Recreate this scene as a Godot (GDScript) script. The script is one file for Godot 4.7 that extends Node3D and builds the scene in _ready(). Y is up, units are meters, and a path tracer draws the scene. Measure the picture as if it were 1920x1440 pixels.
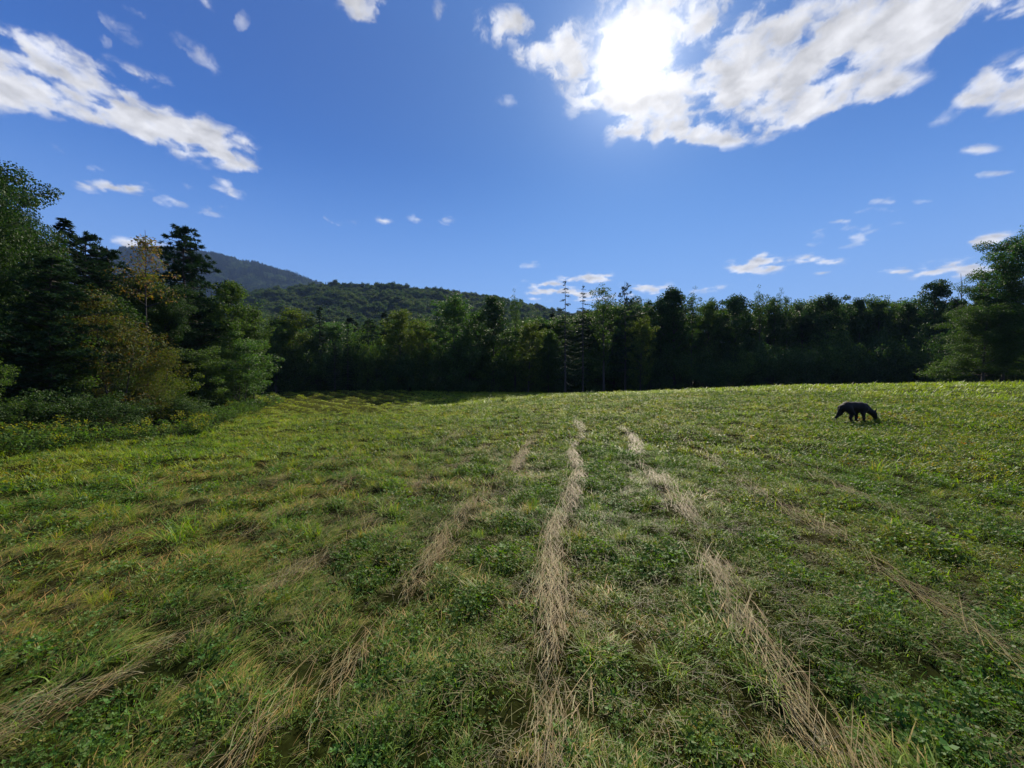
extends Node3D

const FOCAL := 723.0          # pixels of the 1920 wide picture
const EYE := 1.6
const ROW_TURN := 0.1913      # heading of the hay rows, radians right of straight ahead
const CREST := 28.0
const SKY_LEVEL := 0.62        # the exposure below lifts the picture by as much

var rng := RandomNumberGenerator.new()
var bumps := FastNoiseLite.new()
var broad := FastNoiseLite.new()
var patch := FastNoiseLite.new()
var cloud_noise := FastNoiseLite.new()
var cloud_broad := FastNoiseLite.new()
var taken := {}
var protos := {}
var mats := {}
var sun_way := Vector3.ZERO   # towards the sun


# ---------------------------------------------------------------- mesh collecting
class Collect:
	var v := PackedVector3Array()
	var n := PackedVector3Array()
	var c := PackedColorArray()
	var i := PackedInt32Array()

	func leaf(p: Vector3, way: Vector3, side: Vector3, length: float, width: float, fold: float, col: Color) -> void:
		var k := v.size()
		var nr := side.cross(way).normalized()
		var mid := p + way * (length * 0.45) + nr * (fold * width)
		v.append(p)
		v.append(mid - side * (width * 0.5))
		v.append(p + way * length)
		v.append(mid + side * (width * 0.5))
		for q in 4:
			n.append(nr)
			c.append(col)
		i.append_array([k, k + 1, k + 2, k, k + 2, k + 3])

	func blade(p: Vector3, lean: Vector3, length: float, width: float, rise: float, bend: float, col: Color, tip: Color) -> void:
		# a grass blade of three segments that rises and bends over towards lean
		var side := Vector3(-lean.z, 0, lean.x)
		var k := v.size()
		var at := p
		var ang := rise
		var seg := length / 3.0
		for s in 3:
			var w := width * (1.0 - 0.22 * s) * 0.5
			var way := lean * cos(ang) + Vector3(0, sin(ang), 0)
			var nr := side.cross(way).normalized()
			v.append(at - side * w)
			v.append(at + side * w)
			n.append(nr)
			n.append(nr)
			var cc := col.lerp(tip, s / 3.0)
			c.append(cc)
			c.append(cc)
			at += way * seg
			ang -= bend
		v.append(at)
		n.append(n[n.size() - 1])
		c.append(tip)
		for s in 2:
			var b := k + s * 2
			i.append_array([b, b + 2, b + 1, b + 1, b + 2, b + 3])
		i.append_array([k + 4, k + 6, k + 5])

	func tube(points: PackedVector3Array, radii: PackedFloat32Array, sides: int, col: Color) -> void:
		var k := v.size()
		var m := points.size()
		for a in m:
			var way := (points[mini(a + 1, m - 1)] - points[maxi(a - 1, 0)]).normalized()
			var s1 := way.cross(Vector3(0.31, 0.17, 0.93)).normalized()
			var s2 := way.cross(s1)
			for b in sides:
				var t := TAU * b / sides
				var nr := s1 * cos(t) + s2 * sin(t)
				v.append(points[a] + nr * radii[a])
				n.append(nr)
				c.append(col)
		for a in m - 1:
			for b in sides:
				var p0 := k + a * sides + b
				var p1 := k + a * sides + (b + 1) % sides
				i.append_array([p0, p0 + sides, p1, p1, p0 + sides, p1 + sides])

	func mesh() -> ArrayMesh:
		var a := []
		a.resize(Mesh.ARRAY_MAX)
		a[Mesh.ARRAY_VERTEX] = v
		a[Mesh.ARRAY_NORMAL] = n
		a[Mesh.ARRAY_COLOR] = c
		a[Mesh.ARRAY_INDEX] = i
		var m := ArrayMesh.new()
		m.add_surface_from_arrays(Mesh.PRIMITIVE_TRIANGLES, a)
		return m


# ---------------------------------------------------------------- small helpers
func r(a: float, b: float) -> float:
	return rng.randf_range(a, b)


func ball() -> Vector3:
	var y := rng.randf_range(-1.0, 1.0)
	var t := rng.randf_range(0.0, TAU)
	var h := sqrt(1.0 - y * y)
	return Vector3(h * cos(t), y, h * sin(t))


func lin(x: float, y: float, z: float) -> Color:      # a linear colour over the 0.25 that the leaf materials carry
	return Color(minf(x * 4.0, 1.0), minf(y * 4.0, 1.0), minf(z * 4.0, 1.0))


func vary(col: Color, much: float) -> Color:
	var k := 1.0 + r(-much, much)
	var w := r(-much, much) * 0.45
	return Color(clampf(col.r * (k + w), 0, 1), clampf(col.g * k, 0, 1), clampf(col.b * (k - w), 0, 1))


func numbered(called: String) -> String:
	var k: int = taken.get(called, -1) + 1
	taken[called] = k
	return called if k == 0 else "%s_%03d" % [called, k]


func tag(o: Node3D, label: String, category: String, group := "", kind := "") -> void:
	o.set_meta("label", label)
	if category:
		o.set_meta("category", category)
	if group:
		o.set_meta("group", group)
	if kind:
		o.set_meta("kind", kind)


func put(called: String, m: Mesh, mat: Material, parent: Node3D = null) -> MeshInstance3D:
	var o := MeshInstance3D.new()
	o.mesh = m
	o.material_override = mat
	o.name = numbered(called) if parent == null else called
	(self if parent == null else parent).add_child(o, true)
	return o


func leaf_material(key: String, tint: Color, rough: float, through: Color, spec := 0.5) -> StandardMaterial3D:
	var m := StandardMaterial3D.new()
	m.resource_name = key
	m.vertex_color_use_as_albedo = true
	m.albedo_color = Color(0.25 * tint.r, 0.25 * tint.g, 0.25 * tint.b).linear_to_srgb()
	m.roughness = rough
	m.metallic_specular = spec
	m.cull_mode = BaseMaterial3D.CULL_DISABLED
	m.backlight_enabled = true
	m.backlight = through
	mats[key] = m
	return m


func bark_material(key: String, col: Color) -> void:
	var nz := FastNoiseLite.new()
	nz.seed = 8
	nz.frequency = 0.03
	nz.fractal_octaves = 4
	var t := NoiseTexture2D.new()
	t.width = 256
	t.height = 256
	t.seamless = true
	t.noise = nz
	var g := Gradient.new()
	g.set_color(0, Color(0.45, 0.45, 0.45))
	g.set_color(1, Color(1, 1, 1))
	t.color_ramp = g
	var m := StandardMaterial3D.new()
	m.resource_name = key
	m.albedo_color = col.linear_to_srgb()
	m.albedo_texture = t
	m.uv1_triplanar = true
	m.uv1_scale = Vector3(3, 0.8, 3)
	m.roughness = 0.9
	mats[key] = m


# ---------------------------------------------------------------- the lie of the land
func hills(x: float, z: float) -> float:
	var far := smoothstep(75.0, 170.0, sqrt(x * x + z * z))
	if far <= 0.0:
		return 0.0
	var a := (x + 1220.0) / 1020.0
	var b := (z + 1400.0) / 600.0
	var h := 455.0 * exp(-a * a - b * b)
	a = (x + 190.0) / (290.0 if x < -190.0 else 435.0)
	b = (z + 520.0) / 225.0
	h = maxf(h, 0.0) + 101.0 * exp(-a * a - b * b)
	h += 9.0 * broad.get_noise_2d(x * 0.14, z * 0.14) * smoothstep(150.0, 400.0, -z)
	return h * far


func edge_of_left_wood(t: float) -> float:           # x where the wood on the left begins, t metres ahead
	if t < 9.0:
		return -11.9
	if t < 12.5:
		return lerpf(-11.9, -10.4, (t - 9.0) / 3.5)
	if t < 30.0:
		return lerpf(-10.4, -19.0, (t - 12.5) / 17.5)
	return lerpf(-19.0, -46.0, clampf((t - 30.0) / 8.0, 0, 1))


func far_edge(x: float) -> float:                     # how far ahead the far tree line stands
	return 46.0 + 6.0 * smoothstep(5.0, 15.0, x) - 12.0 * smoothstep(15.0, 48.0, x) + 1.2 * sin(x * 0.2)


func in_field(x: float, t: float) -> bool:
	return x > edge_of_left_wood(t) and t < far_edge(x)


func swath(x: float, t: float) -> float:              # 0..1, how far inside the striped lower corner of the field
	return smoothstep(17.0, 24.0, t) * (1.0 - smoothstep(42.0, 50.0, t)) * (1.0 - smoothstep(-9.0, -3.0, x + 0.25 * (t - 20.0)))


func row_wave(x: float, z: float) -> float:           # -1 in the furrows, 1 on the rows of cut grass
	return cos(TAU * (0.772 * x - 0.635 * z + 0.25 * sin(z * 0.31)) / 1.6)


func ground_smooth(x: float, z: float) -> float:
	var t := -z
	var side := maxf(0.36 + 1.55 * (1.0 - exp(-maxf(x, -9.0) / 20.0)), -0.1)
	var h := smoothstep(1.0, CREST, t) * side * (1.0 - 0.85 * smoothstep(CREST + 1.0, 46.0, t))
	var w := (x + 12.0) / 20.0
	h += 0.75 * smoothstep(29.0, 46.0, t) * exp(-w * w)
	return h + hills(x, z)


func ground(x: float, z: float) -> float:
	var h := ground_smooth(x, z)
	var d2 := x * x + z * z
	if d2 < 10000.0:
		h += 0.085 * bumps.get_noise_2d(x, z) + 0.05 * bumps.get_noise_2d(x * 2.7 + 20.0, z * 2.7) + 0.10 * broad.get_noise_2d(x, z) * smoothstep(2.0, 9.0, -z)
		var s := swath(x, -z)
		if s > 0.0:
			h += s * 0.27 * pow(0.5 + 0.5 * row_wave(x, z), 2.5)
		h += 0.05 * bumps.get_noise_2d(x * 1.5 + 60.0, z * 1.5) * (1.0 - smoothstep(-3.0, 4.0, x)) * smoothstep(2.0, 5.0, -z)
	return h


func spot(px: float, d: float) -> Vector3:
	var x := (px - 960.0) / FOCAL * d
	return Vector3(x, ground(x, -d), -d)


# ---------------------------------------------------------------- the sky
const CLOUDS := [
	# px, py, half length, half height, turn in degrees, strength
	[40, 130, 120, 62, 18, 1.0], [150, 165, 110, 52, 24, 1.0], [235, 205, 90, 34, 30, 0.95], [330, 245, 85, 34, 24, 0.95], [425, 280, 62, 28, 22, 0.85], [265, 150, 60, 16, 20, 0.6], [280, 185, 50, 14, 5, 0.55],
	[258, 20, 34, 14, 28, 0.6], [235, 55, 40, 13, 35, 0.45], [340, 68, 30, 13, 30, 0.5], [388, 108, 30, 18, 45, 0.5], [190, 78, 14, 8, 20, 0.4], [388, 10, 20, 9, 60, 0.5], [70, 275, 36, 8, 12, 0.55], [5, 215, 16, 8, 10, 0.5],
	[210, 350, 55, 10, 3, 0.6], [335, 384, 32, 9, 12, 0.55], [415, 375, 30, 20, -10, 0.85], [420, 342, 20, 8, 30, 0.5], [353, 348, 14, 7, 20, 0.45], [190, 325, 20, 7, 20, 0.35],
	[700, 20, 60, 34, 30, 0.75], [740, 15, 40, 18, 20, 0.6], [672, 56, 26, 10, 25, 0.6], [722, 70, 12, 10, 60, 0.5], [823, 24, 10, 18, 0, 0.5], [455, 38, 10, 14, 20, 0.35],
	[955, 60, 60, 34, 0, 0.75], [910, 70, 30, 14, 30, 0.5], [960, 195, 26, 10, 15, 0.5],
	[1010, 100, 60, 26, 20, 0.8], [1080, 45, 60, 46, 0, 0.8], [1110, 110, 70, 70, 0, 1.0], [1190, 110, 110, 110, 0, 1.15], [1160, 180, 80, 34, 15, 0.9], [1250, 200, 100, 56, 0, 1.0], [1300, 235, 110, 32, 0, 0.95],
	[1330, 40, 60, 60, 20, 0.75], [1400, 170, 130, 70, -8, 1.0], [1480, 90, 120, 90, -10, 1.0], [1560, 170, 130, 36, -8, 0.9], [1560, 40, 140, 60, -5, 1.0], [1700, 30, 130, 46, -8, 0.95], [1830, 25, 90, 26, -12, 0.8], [1640, 100, 110, 40, -10, 0.75], [1360, 255, 60, 16, -8, 0.75], [1440, 225, 80, 22, -10, 0.8], [1670, 165, 60, 10, -14, 0.6],
	[1880, 160, 70, 40, -18, 1.0], [1840, 195, 40, 20, -10, 0.8], [1930, 140, 60, 40, -10, 0.9], [1770, 222, 24, 9, -20, 0.4],
	[1832, 281, 36, 6, -2, 0.6], [1868, 327, 26, 4, -3, 0.5], [1745, 355, 26, 3.5, -3, 0.5], [1686, 377, 42, 4, -2, 0.6], [1640, 396, 44, 4, -2, 0.45], [1566, 413, 36, 3.5, 0, 0.6], [1610, 440, 70, 15, -6, 0.28],
	[1425, 494, 46, 15, -8, 0.95], [1390, 513, 24, 4, -4, 0.6], [1540, 487, 38, 8, -2, 0.85], [1548, 512, 15, 4, 0, 0.6], [1862, 451, 52, 10, -3, 0.95], [1690, 510, 30, 5, -6, 0.6], [1640, 519, 16, 4, -2, 0.5], [1795, 507, 70, 14, -4, 0.8], [1890, 478, 30, 5, -4, 0.4],
	[1105, 525, 48, 9, -3, 0.95], [1030, 536, 50, 7, 0, 0.75], [1020, 551, 40, 9, -2, 0.8], [1085, 552, 50, 10, 2, 0.8], [1215, 543, 38, 9, -4, 0.9], [1010, 497, 24, 4, -3, 0.35], [1330, 540, 34, 5, -4, 0.4], [1410, 523, 26, 5, 0, 0.45],
	[645, 413, 26, 7, 14, 0.45], [718, 416, 13, 7, 10, 0.6], [808, 411, 30, 7, 4, 0.5], [240, 463, 50, 14, -2, 0.8], [560, 566, 60, 12, 0, 0.0],
]
var cloud_map := PackedFloat32Array()    # where the clouds stand ahead, by direction


func cloud_at(way: Vector3) -> float:                 # how thick the cloud is in a direction
	var mask := 0.0
	var front := -way.z
	var inside := 0.0
	if front > 0.12:
		var px := 960.0 + way.x / front * FOCAL
		var py := 720.0 - way.y / front * FOCAL
		inside = smoothstep(0.0, 1.0, clampf(minf(minf(px + 160.0, 2080.0 - px) / 160.0, (py + 120.0) / 120.0), 0, 1))
		if inside > 0.0:
			var gx := clampf((px + 200.0) / 4.0, 0.0, 578.0)
			var gy := clampf((py + 200.0) / 4.0, 0.0, 238.0)
			var ix := int(gx)
			var iy := int(gy)
			var fx := gx - ix
			var fy := gy - iy
			var k := iy * 580 + ix
			mask = lerpf(lerpf(cloud_map[k], cloud_map[k + 1], fx), lerpf(cloud_map[k + 580], cloud_map[k + 581], fx), fy)
	var lift := 1.0 / (way.y + 0.10)
	var u := way.x * lift
	var w := way.z * lift
	if inside < 1.0:
		var other := smoothstep(0.05, 0.42, cloud_broad.get_noise_2d(u, w)) * 0.95
		mask = lerpf(other, mask, inside)
	if mask <= 0.02:
		return 0.0
	var f := cloud_noise.get_noise_2d(u, w) * 0.5 + 0.5
	return smoothstep(0.0, 0.85, mask * 1.12 + (f - 0.5) * 3.1 - 0.26) * clampf(mask * 2.0, 0.3, 1.0)


func sky_color(way: Vector3) -> Vector3:
	var el := maxf(way.y, 0.0)
	var c := Vector3(0.022, 0.092, 0.40).lerp(Vector3(0.050, 0.230, 0.74), 1.0 - smoothstep(0.15, 0.68, el))
	c = c.lerp(Vector3(0.40, 0.62, 0.96), pow(1.0 - minf(el / 0.50, 1.0), 1.5))
	var cosun := clampf(way.dot(sun_way), -1, 1)
	var ang := acos(cosun)
	c += Vector3(0.15, 0.26, 0.33) * exp(-ang / 0.46)
	var thick := cloud_at(way)
	if thick > 0.0:
		var glow := exp(-ang / 0.35)
		var lift := 1.0 / (way.y + 0.1)
		var body := Vector3(0.95, 0.95, 0.96).lerp(Vector3(0.77, 0.77, 0.79), smoothstep(0.65, 1.0, thick))
		var relief := cloud_noise.get_noise_2d(way.x * lift * 1.6 + 9.0, way.z * lift * 1.6)
		body *= 1.0 + 0.5 * relief + 0.08 * glow
		c = c.lerp(body, thick * 0.97)
	var disc := exp(-pow(ang / 0.034, 2.0)) * 2.6 + exp(-ang / 0.055) * 1.1
	return (c + Vector3(1.0, 0.97, 0.92) * disc) * SKY_LEVEL


func paint(w: int, h: int, u0: int, v0: int, pw: int, ph: int) -> Image:
	var a := PackedFloat32Array()
	a.resize(pw * ph * 3)
	var k := 0
	for y in ph:
		var up := PI * (0.5 - (v0 + y + 0.5) / h)
		var cu := cos(up)
		var su := sin(up)
		for x in pw:
			var t := TAU * (u0 + x + 0.5) / w        # straight ahead is the left edge of the picture
			var c := sky_color(Vector3(sin(t) * cu, su, -cos(t) * cu))
			a[k] = c.x
			a[k + 1] = c.y
			a[k + 2] = c.z
			k += 3
	return Image.create_from_data(pw, ph, false, Image.FORMAT_RGBF, a.to_byte_array())


func make_sky() -> Sky:
	cloud_map.resize(580 * 240)
	for q in CLOUDS:
		var ct := cos(deg_to_rad(q[4]))
		var st := sin(deg_to_rad(q[4]))
		var reach := maxf(q[2], q[3]) * 1.62
		for iy in range(maxi(0, int((q[1] - reach + 200.0) / 4.0)), mini(240, int((q[1] + reach + 200.0) / 4.0) + 1)):
			for ix in range(maxi(0, int((q[0] - reach + 200.0) / 4.0)), mini(580, int((q[0] + reach + 200.0) / 4.0) + 1)):
				var dx: float = ix * 4.0 - 200.0 - q[0]
				var dy: float = iy * 4.0 - 200.0 - q[1]
				var a: float = (dx * ct + dy * st) / q[2]
				var b: float = (dy * ct - dx * st) / q[3]
				cloud_map[iy * 580 + ix] = maxf(cloud_map[iy * 580 + ix], q[5] * (0.58 if q[2] < 46 and q[1] < 230 else 0.70 if q[2] < 46 and q[1] < 400 else 0.85 if q[2] < 55 else 1.0) * (1.0 - (a * a + b * b) * 0.385))
	var im := Image.create(512, 256, false, Image.FORMAT_RGBF)
	im.fill(Color(0.18, 0.29, 0.53))
	im.blit_rect(paint(512, 256, 0, 0, 512, 131), Rect2i(0, 0, 512, 131), Vector2i.ZERO)
	im.resize(4096, 2048, Image.INTERPOLATE_BILINEAR)
	# the part of the sky ahead, at full fineness
	var ahead := paint(4096, 2048, -624, 494, 1248, 540)
	im.blit_rect(ahead, Rect2i(624, 0, 624, 540), Vector2i(0, 494))
	im.blit_rect(ahead, Rect2i(0, 0, 624, 540), Vector2i(4096 - 624, 494))
	var m := PanoramaSkyMaterial.new()
	m.panorama = ImageTexture.create_from_image(im)
	m.filter = true
	var s := Sky.new()
	s.sky_material = m
	return s


# ---------------------------------------------------------------- labels that point each thing out
const LANDMARKS := [[-60, "great maple"], [122, "pointed dark spruce"], [222, "rusty yellow birch"], [276, "orange red topped tree"], [345, "tall white pine"], [452, "round thicket tree"],
	[552, "sunlit olive hardwood"], [518, "hardwood by thicket tree"], [600, "layered spruce"], [628, "small dark spruce"], [652, "narrow dark spire"], [690, "ragged low pine"], [722, "broad dark spruce"], [748, "yellow green hardwood"], [796, "low bright hardwood"], [850, "big grey green hardwood"], [926, "big dark ridge end hardwood"], [990, "bright hardwood below ridge end"],
	[1060, "tall thin spruce"], [1132, "sparse twiggy hardwood"], [1172, "ragged white pine"], [1264, "tall feathery hardwood"], [1326, "small gap hardwood"], [1380, "round topped hardwood"], [1450, "wispy hardwoods"], [1546, "dome shaped hardwood"], [1610, "upright hardwood"], [1660, "lacy hardwood above the dog"], [1752, "tall two lobed hardwood"], [1806, "bare dead tree"], [1930, "great right edge hardwood"]]
const ORDER := ["leftmost", "second from left", "third from left", "fourth from left", "fifth from left", "sixth from left", "seventh from left", "eighth from left", "ninth from left", "tenth from left", "eleventh from left", "twelfth from left", "thirteenth from left", "fourteenth from left", "fifteenth from left", "sixteenth from left", "seventeenth from left", "eighteenth from left", "nineteenth from left", "twentieth from left"]
var waiting := {}


func later(o: Node3D, before: String, key := "") -> void:       # a label that needs its neighbours first: "<before> the <landmark>, <which>"
	var px := 960.0 + o.position.x / -o.position.z * FOCAL
	var best := 0
	for k in LANDMARKS.size():
		if absf(LANDMARKS[k][0] - px) < absf(LANDMARKS[best][0] - px):
			best = k
	var text: String = "%s the %s" % [before, LANDMARKS[best][1]]
	if not waiting.has(text):
		waiting[text] = []
	waiting[text].append([px, o])


func settle_labels() -> void:
	for text in waiting:
		var row: Array = waiting[text]
		row.sort_custom(func(a, b): return a[0] < b[0])
		for k in row.size():
			row[k][1].set_meta("label", text if row.size() == 1 else "%s, %s" % [text, "rightmost" if k == row.size() - 1 and k > 1 else ORDER[mini(k, 19)]])


# ---------------------------------------------------------------- trees
func stem_points(base: Vector3, top: Vector3, wander: float, steps: int) -> PackedVector3Array:
	var p := PackedVector3Array()
	var off := Vector3.ZERO
	for k in steps + 1:
		var t := float(k) / steps
		p.append(base.lerp(top, t) + off)
		off += Vector3(r(-wander, wander), 0, r(-wander, wander)) * (0.4 + t)
	return p


func radii(a: float, b: float, steps: int) -> PackedFloat32Array:
	var p := PackedFloat32Array()
	for k in steps + 1:
		p.append(lerpf(a, b, pow(float(k) / steps, 0.8)))
	return p


func leaf_ball(m: Collect, at: Vector3, rad: float, flat: float, count: int, length: float, aspect: float, cols: Array, from: Vector3) -> void:
	for k in count:
		var o := ball()
		var rr := rad * (0.35 + 0.75 * sqrt(rng.randf()))
		var p := at + Vector3(o.x * rr, o.y * rr * flat, o.z * rr)
		var nr := (ball() + Vector3(0, 0.75, 0) + o * 0.45).normalized()
		var way := (o + ball() * 0.9 - Vector3(0, 0.35, 0))
		way = (way - nr * way.dot(nr)).normalized()
		var len := length * r(0.65, 1.25)
		m.leaf(p, way, way.cross(nr), len, len * aspect, r(-0.18, 0.05), vary(cols[rng.randi() % cols.size()], 0.22))


func profile(kind: String, t: float) -> float:
	if kind == "round":
		return sqrt(maxf(0.04, 1.0 - pow(absf(2.0 * t - 0.85) / 1.18, 2.2)))
	if kind == "upright":
		return clampf(minf(0.55 + 1.6 * t, 1.25 * pow(1.02 - t, 0.6)), 0.12, 1.0)
	if kind == "vase":
		return clampf(0.5 + 0.8 * t - 1.05 * pow(t, 4.0), 0.2, 1.0)
	return clampf(1.1 - t, 0.1, 1.0)                   # cone


func broadleaf(o: Dictionary) -> Array:
	rng.seed = o.seed
	var wood := Collect.new()
	var crown := Collect.new()
	var height: float = o.h
	var width: float = o.w
	var base: float = o.base
	var stems: int = o.get("stems", 1)
	var bark := Color(1, 1, 1)
	for s in stems:
		var root := Vector3.ZERO if stems == 1 else Vector3(r(-0.12, 0.12), 0, r(-0.12, 0.12)) * width
		var head := Vector3(r(-0.1, 0.1) * width, height * (0.93 if s == 0 else r(0.6, 0.88)), r(-0.1, 0.1) * width)
		if stems > 1:
			head += root * 4.0
		var tp := stem_points(root - Vector3(0, 0.25, 0), head, height * 0.008, 8)
		var thick: float = height * o.get("thick", 0.013) / sqrt(float(stems))
		wood.tube(tp, radii(thick, thick * 0.12, 8), 6, bark)
		var limbs: int = o.limbs / stems
		for k in limbs:
			var tt := (k + rng.randf()) / limbs
			var t := base + (1.0 - base) * pow(tt, 0.85)
			var f := clampf(t * 0.94, 0, 0.97) * 8.0
			var start := tp[int(f)].lerp(tp[mini(int(f) + 1, 8)], f - floorf(f))
			var turn := k * 2.4 + r(-0.6, 0.6)
			var out := Vector3(cos(turn), 0, sin(turn))
			var reach: float = width * profile(o.shape, tt) * r(0.55, 1.12)
			var up: float = o.get("rise", 0.35) + 0.5 * tt
			var tip := start + out * reach + Vector3(0, reach * up * r(0.6, 1.2), 0)
			tip.y = minf(tip.y, height * r(0.93, 1.02))
			var bp := stem_points(start, tip, reach * 0.06, 4)
			wood.tube(bp, radii(thick * 0.4 * (1.05 - tt), thick * 0.06, 4), 4, bark)
			var balls: int = o.balls
			for b in balls:
				var g := lerpf(0.35, 1.05, (b + rng.randf() * 0.7) / balls)
				var ff := minf(g, 0.999) * 4.0
				var at := bp[int(ff)].lerp(bp[int(ff) + 1], ff - floorf(ff))
				var rad: float = o.ball * r(0.6, 1.25)
				at += ball() * rad * 0.5
				at.y = maxf(at.y, rad * 0.5)
				leaf_ball(crown, at, rad, o.get("flat", 0.52), int(o.leaves * r(0.5, 1.3)), o.leaf, o.get("aspect", 0.62), o.cols, start)
	return [wood.mesh(), crown.mesh()]


func spruce(o: Dictionary) -> Array:
	rng.seed = o.seed
	var wood := Collect.new()
	var crown := Collect.new()
	var height: float = o.h
	var width: float = o.w
	var thick := height * 0.011
	wood.tube(PackedVector3Array([Vector3(0, -0.25, 0), Vector3(0.02, height * 0.5, 0.03), Vector3(0, height, 0)]), PackedFloat32Array([thick, thick * 0.55, 0.01]), 6, Color.WHITE)
	var y: float = o.base * height
	var spray: float = o.spray
	while y < height * 0.985:
		var t := y / height
		var reach0: float = width * pow(1.0 - t, o.get("taper", 0.8)) * clampf(0.55 + 2.2 * (t - o.base), 0.5, 1.0) + 0.08
		for k in int(o.per):
			if rng.randf() < o.get("gaps", 0.1):
				continue
			var turn := rng.randf() * TAU
			var out := Vector3(cos(turn), 0, sin(turn))
			var side := Vector3(-out.z, 0, out.x)
			var reach := reach0 * r(0.6, 1.12)
			var start := Vector3(0, y + r(-0.1, 0.1), 0)
			var drop: float = reach * o.get("droop", 0.28) * (1.0 - 0.9 * t)
			wood.tube(PackedVector3Array([start, start + out * reach * 0.55 - Vector3(0, drop * 0.75, 0), start + out * reach * 0.95 - Vector3(0, drop * 0.8, 0)]), PackedFloat32Array([0.018, 0.012, 0.004]), 3, Color.WHITE)
			var count := int(maxf(3.0, reach / spray * o.fine))
			for q in count:
				var g := lerpf(0.15, 1.0, (q + rng.randf()) / count)
				var p := start + out * (reach * g) - Vector3(0, drop * (1.6 * g - 0.75 * g * g), 0)
				for s in [-1.0, 1.0]:
					var way: Vector3 = (out * r(0.35, 0.9) + side * s * r(0.3, 0.9) - Vector3(0, r(0.0, 0.5), 0)).normalized()
					var across: Vector3 = way.cross((Vector3(0, 1, 0) + ball() * 0.6).normalized()).normalized()
					crown.leaf(p, way, across, spray * r(0.7, 1.3) * (0.55 + 0.5 * (1.0 - g)), spray * o.get("fat", 0.34), -0.1, vary(o.cols[rng.randi() % o.cols.size()], 0.2))
		y += o.step * (1.0 - 0.45 * t)
	for k in 14:
		crown.leaf(Vector3(0, height * 0.955 + k * 0.02, 0), (ball() + Vector3(0, 1.4, 0)).normalized(), Vector3(cos(k * 1.7), 0, sin(k * 1.7)), spray * 0.8, spray * 0.25, 0.0, vary(o.cols[0], 0.2))
	return [wood.mesh(), crown.mesh()]


func white_pine(o: Dictionary) -> Array:
	rng.seed = o.seed
	var wood := Collect.new()
	var crown := Collect.new()
	var height: float = o.h
	var width: float = o.w
	var tp := stem_points(Vector3(0, -0.25, 0), Vector3(0, height * 0.97, 0), height * 0.004, 8)
	var thick := height * 0.012
	wood.tube(tp, radii(thick, 0.015, 8), 6, Color.WHITE)
	var y: float = o.base * height
	while y < height * 0.96:
		var t: float = (y / height - o.base) / (1.0 - o.base)
		for k in int(o.per):
			if rng.randf() < 0.12:
				continue
			var turn := rng.randf() * TAU
			var out := Vector3(cos(turn), 0, sin(turn))
			var reach: float = width * clampf(minf(0.6 + 1.2 * t, 1.3 * pow(1.03 - t, 0.75)), 0.1, 1.0) * r(0.5, 1.15)
			var start := Vector3(0, y + r(-0.15, 0.15), 0)
			var tip := start + out * reach + Vector3(0, reach * r(0.0, 0.35), 0)
			wood.tube(PackedVector3Array([start, start.lerp(tip, 0.5) - Vector3(0, reach * 0.06, 0), tip]), PackedFloat32Array([0.03, 0.02, 0.006]), 3, Color.WHITE)
			for q in int(maxf(3.0, reach / 0.22)):
				var g := lerpf(0.3, 1.0, rng.randf())
				var at := start.lerp(tip, g) + Vector3(r(-0.2, 0.2), r(-0.02, 0.12), r(-0.2, 0.2)) * minf(1.0, reach * 0.6)
				for e in int(o.needles):
					var way := (ball() + out * 0.5 + Vector3(0, 0.45, 0)).normalized()
					var across := way.cross(ball()).normalized()
					crown.leaf(at, way, across, o.needle * r(0.7, 1.2), o.needle * o.get("fat", 0.22), 0.0, vary(o.cols[rng.randi() % o.cols.size()], 0.2))
		y += o.step * r(0.8, 1.2)
	return [wood.mesh(), crown.mesh()]


func bare_tree(seed_: int, height: float) -> Array:
	rng.seed = seed_
	var wood := Collect.new()
	var tp := stem_points(Vector3(0, -0.25, 0), Vector3(0.2, height, 0.1), 0.06, 8)
	wood.tube(tp, radii(0.14, 0.02, 8), 6, Color.WHITE)
	for k in 16:
		var f := r(0.5, 0.97) * 8.0
		var start := tp[int(f)].lerp(tp[int(f) + 1], f - floorf(f))
		var turn := k * 2.4
		var out := Vector3(cos(turn), r(0.5, 1.3), sin(turn)).normalized()
		var reach := r(0.8, 2.4)
		var bp := stem_points(start, start + out * reach, 0.08, 4)
		wood.tube(bp, radii(0.055, 0.012, 4), 4, Color.WHITE)
		for b in 3:
			var s2 := bp[2 + b % 2]
			wood.tube(PackedVector3Array([s2, s2 + (out + ball() * 0.8).normalized() * r(0.4, 0.9)]), PackedFloat32Array([0.025, 0.008]), 3, Color.WHITE)
	return [wood.mesh(), null]


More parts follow.
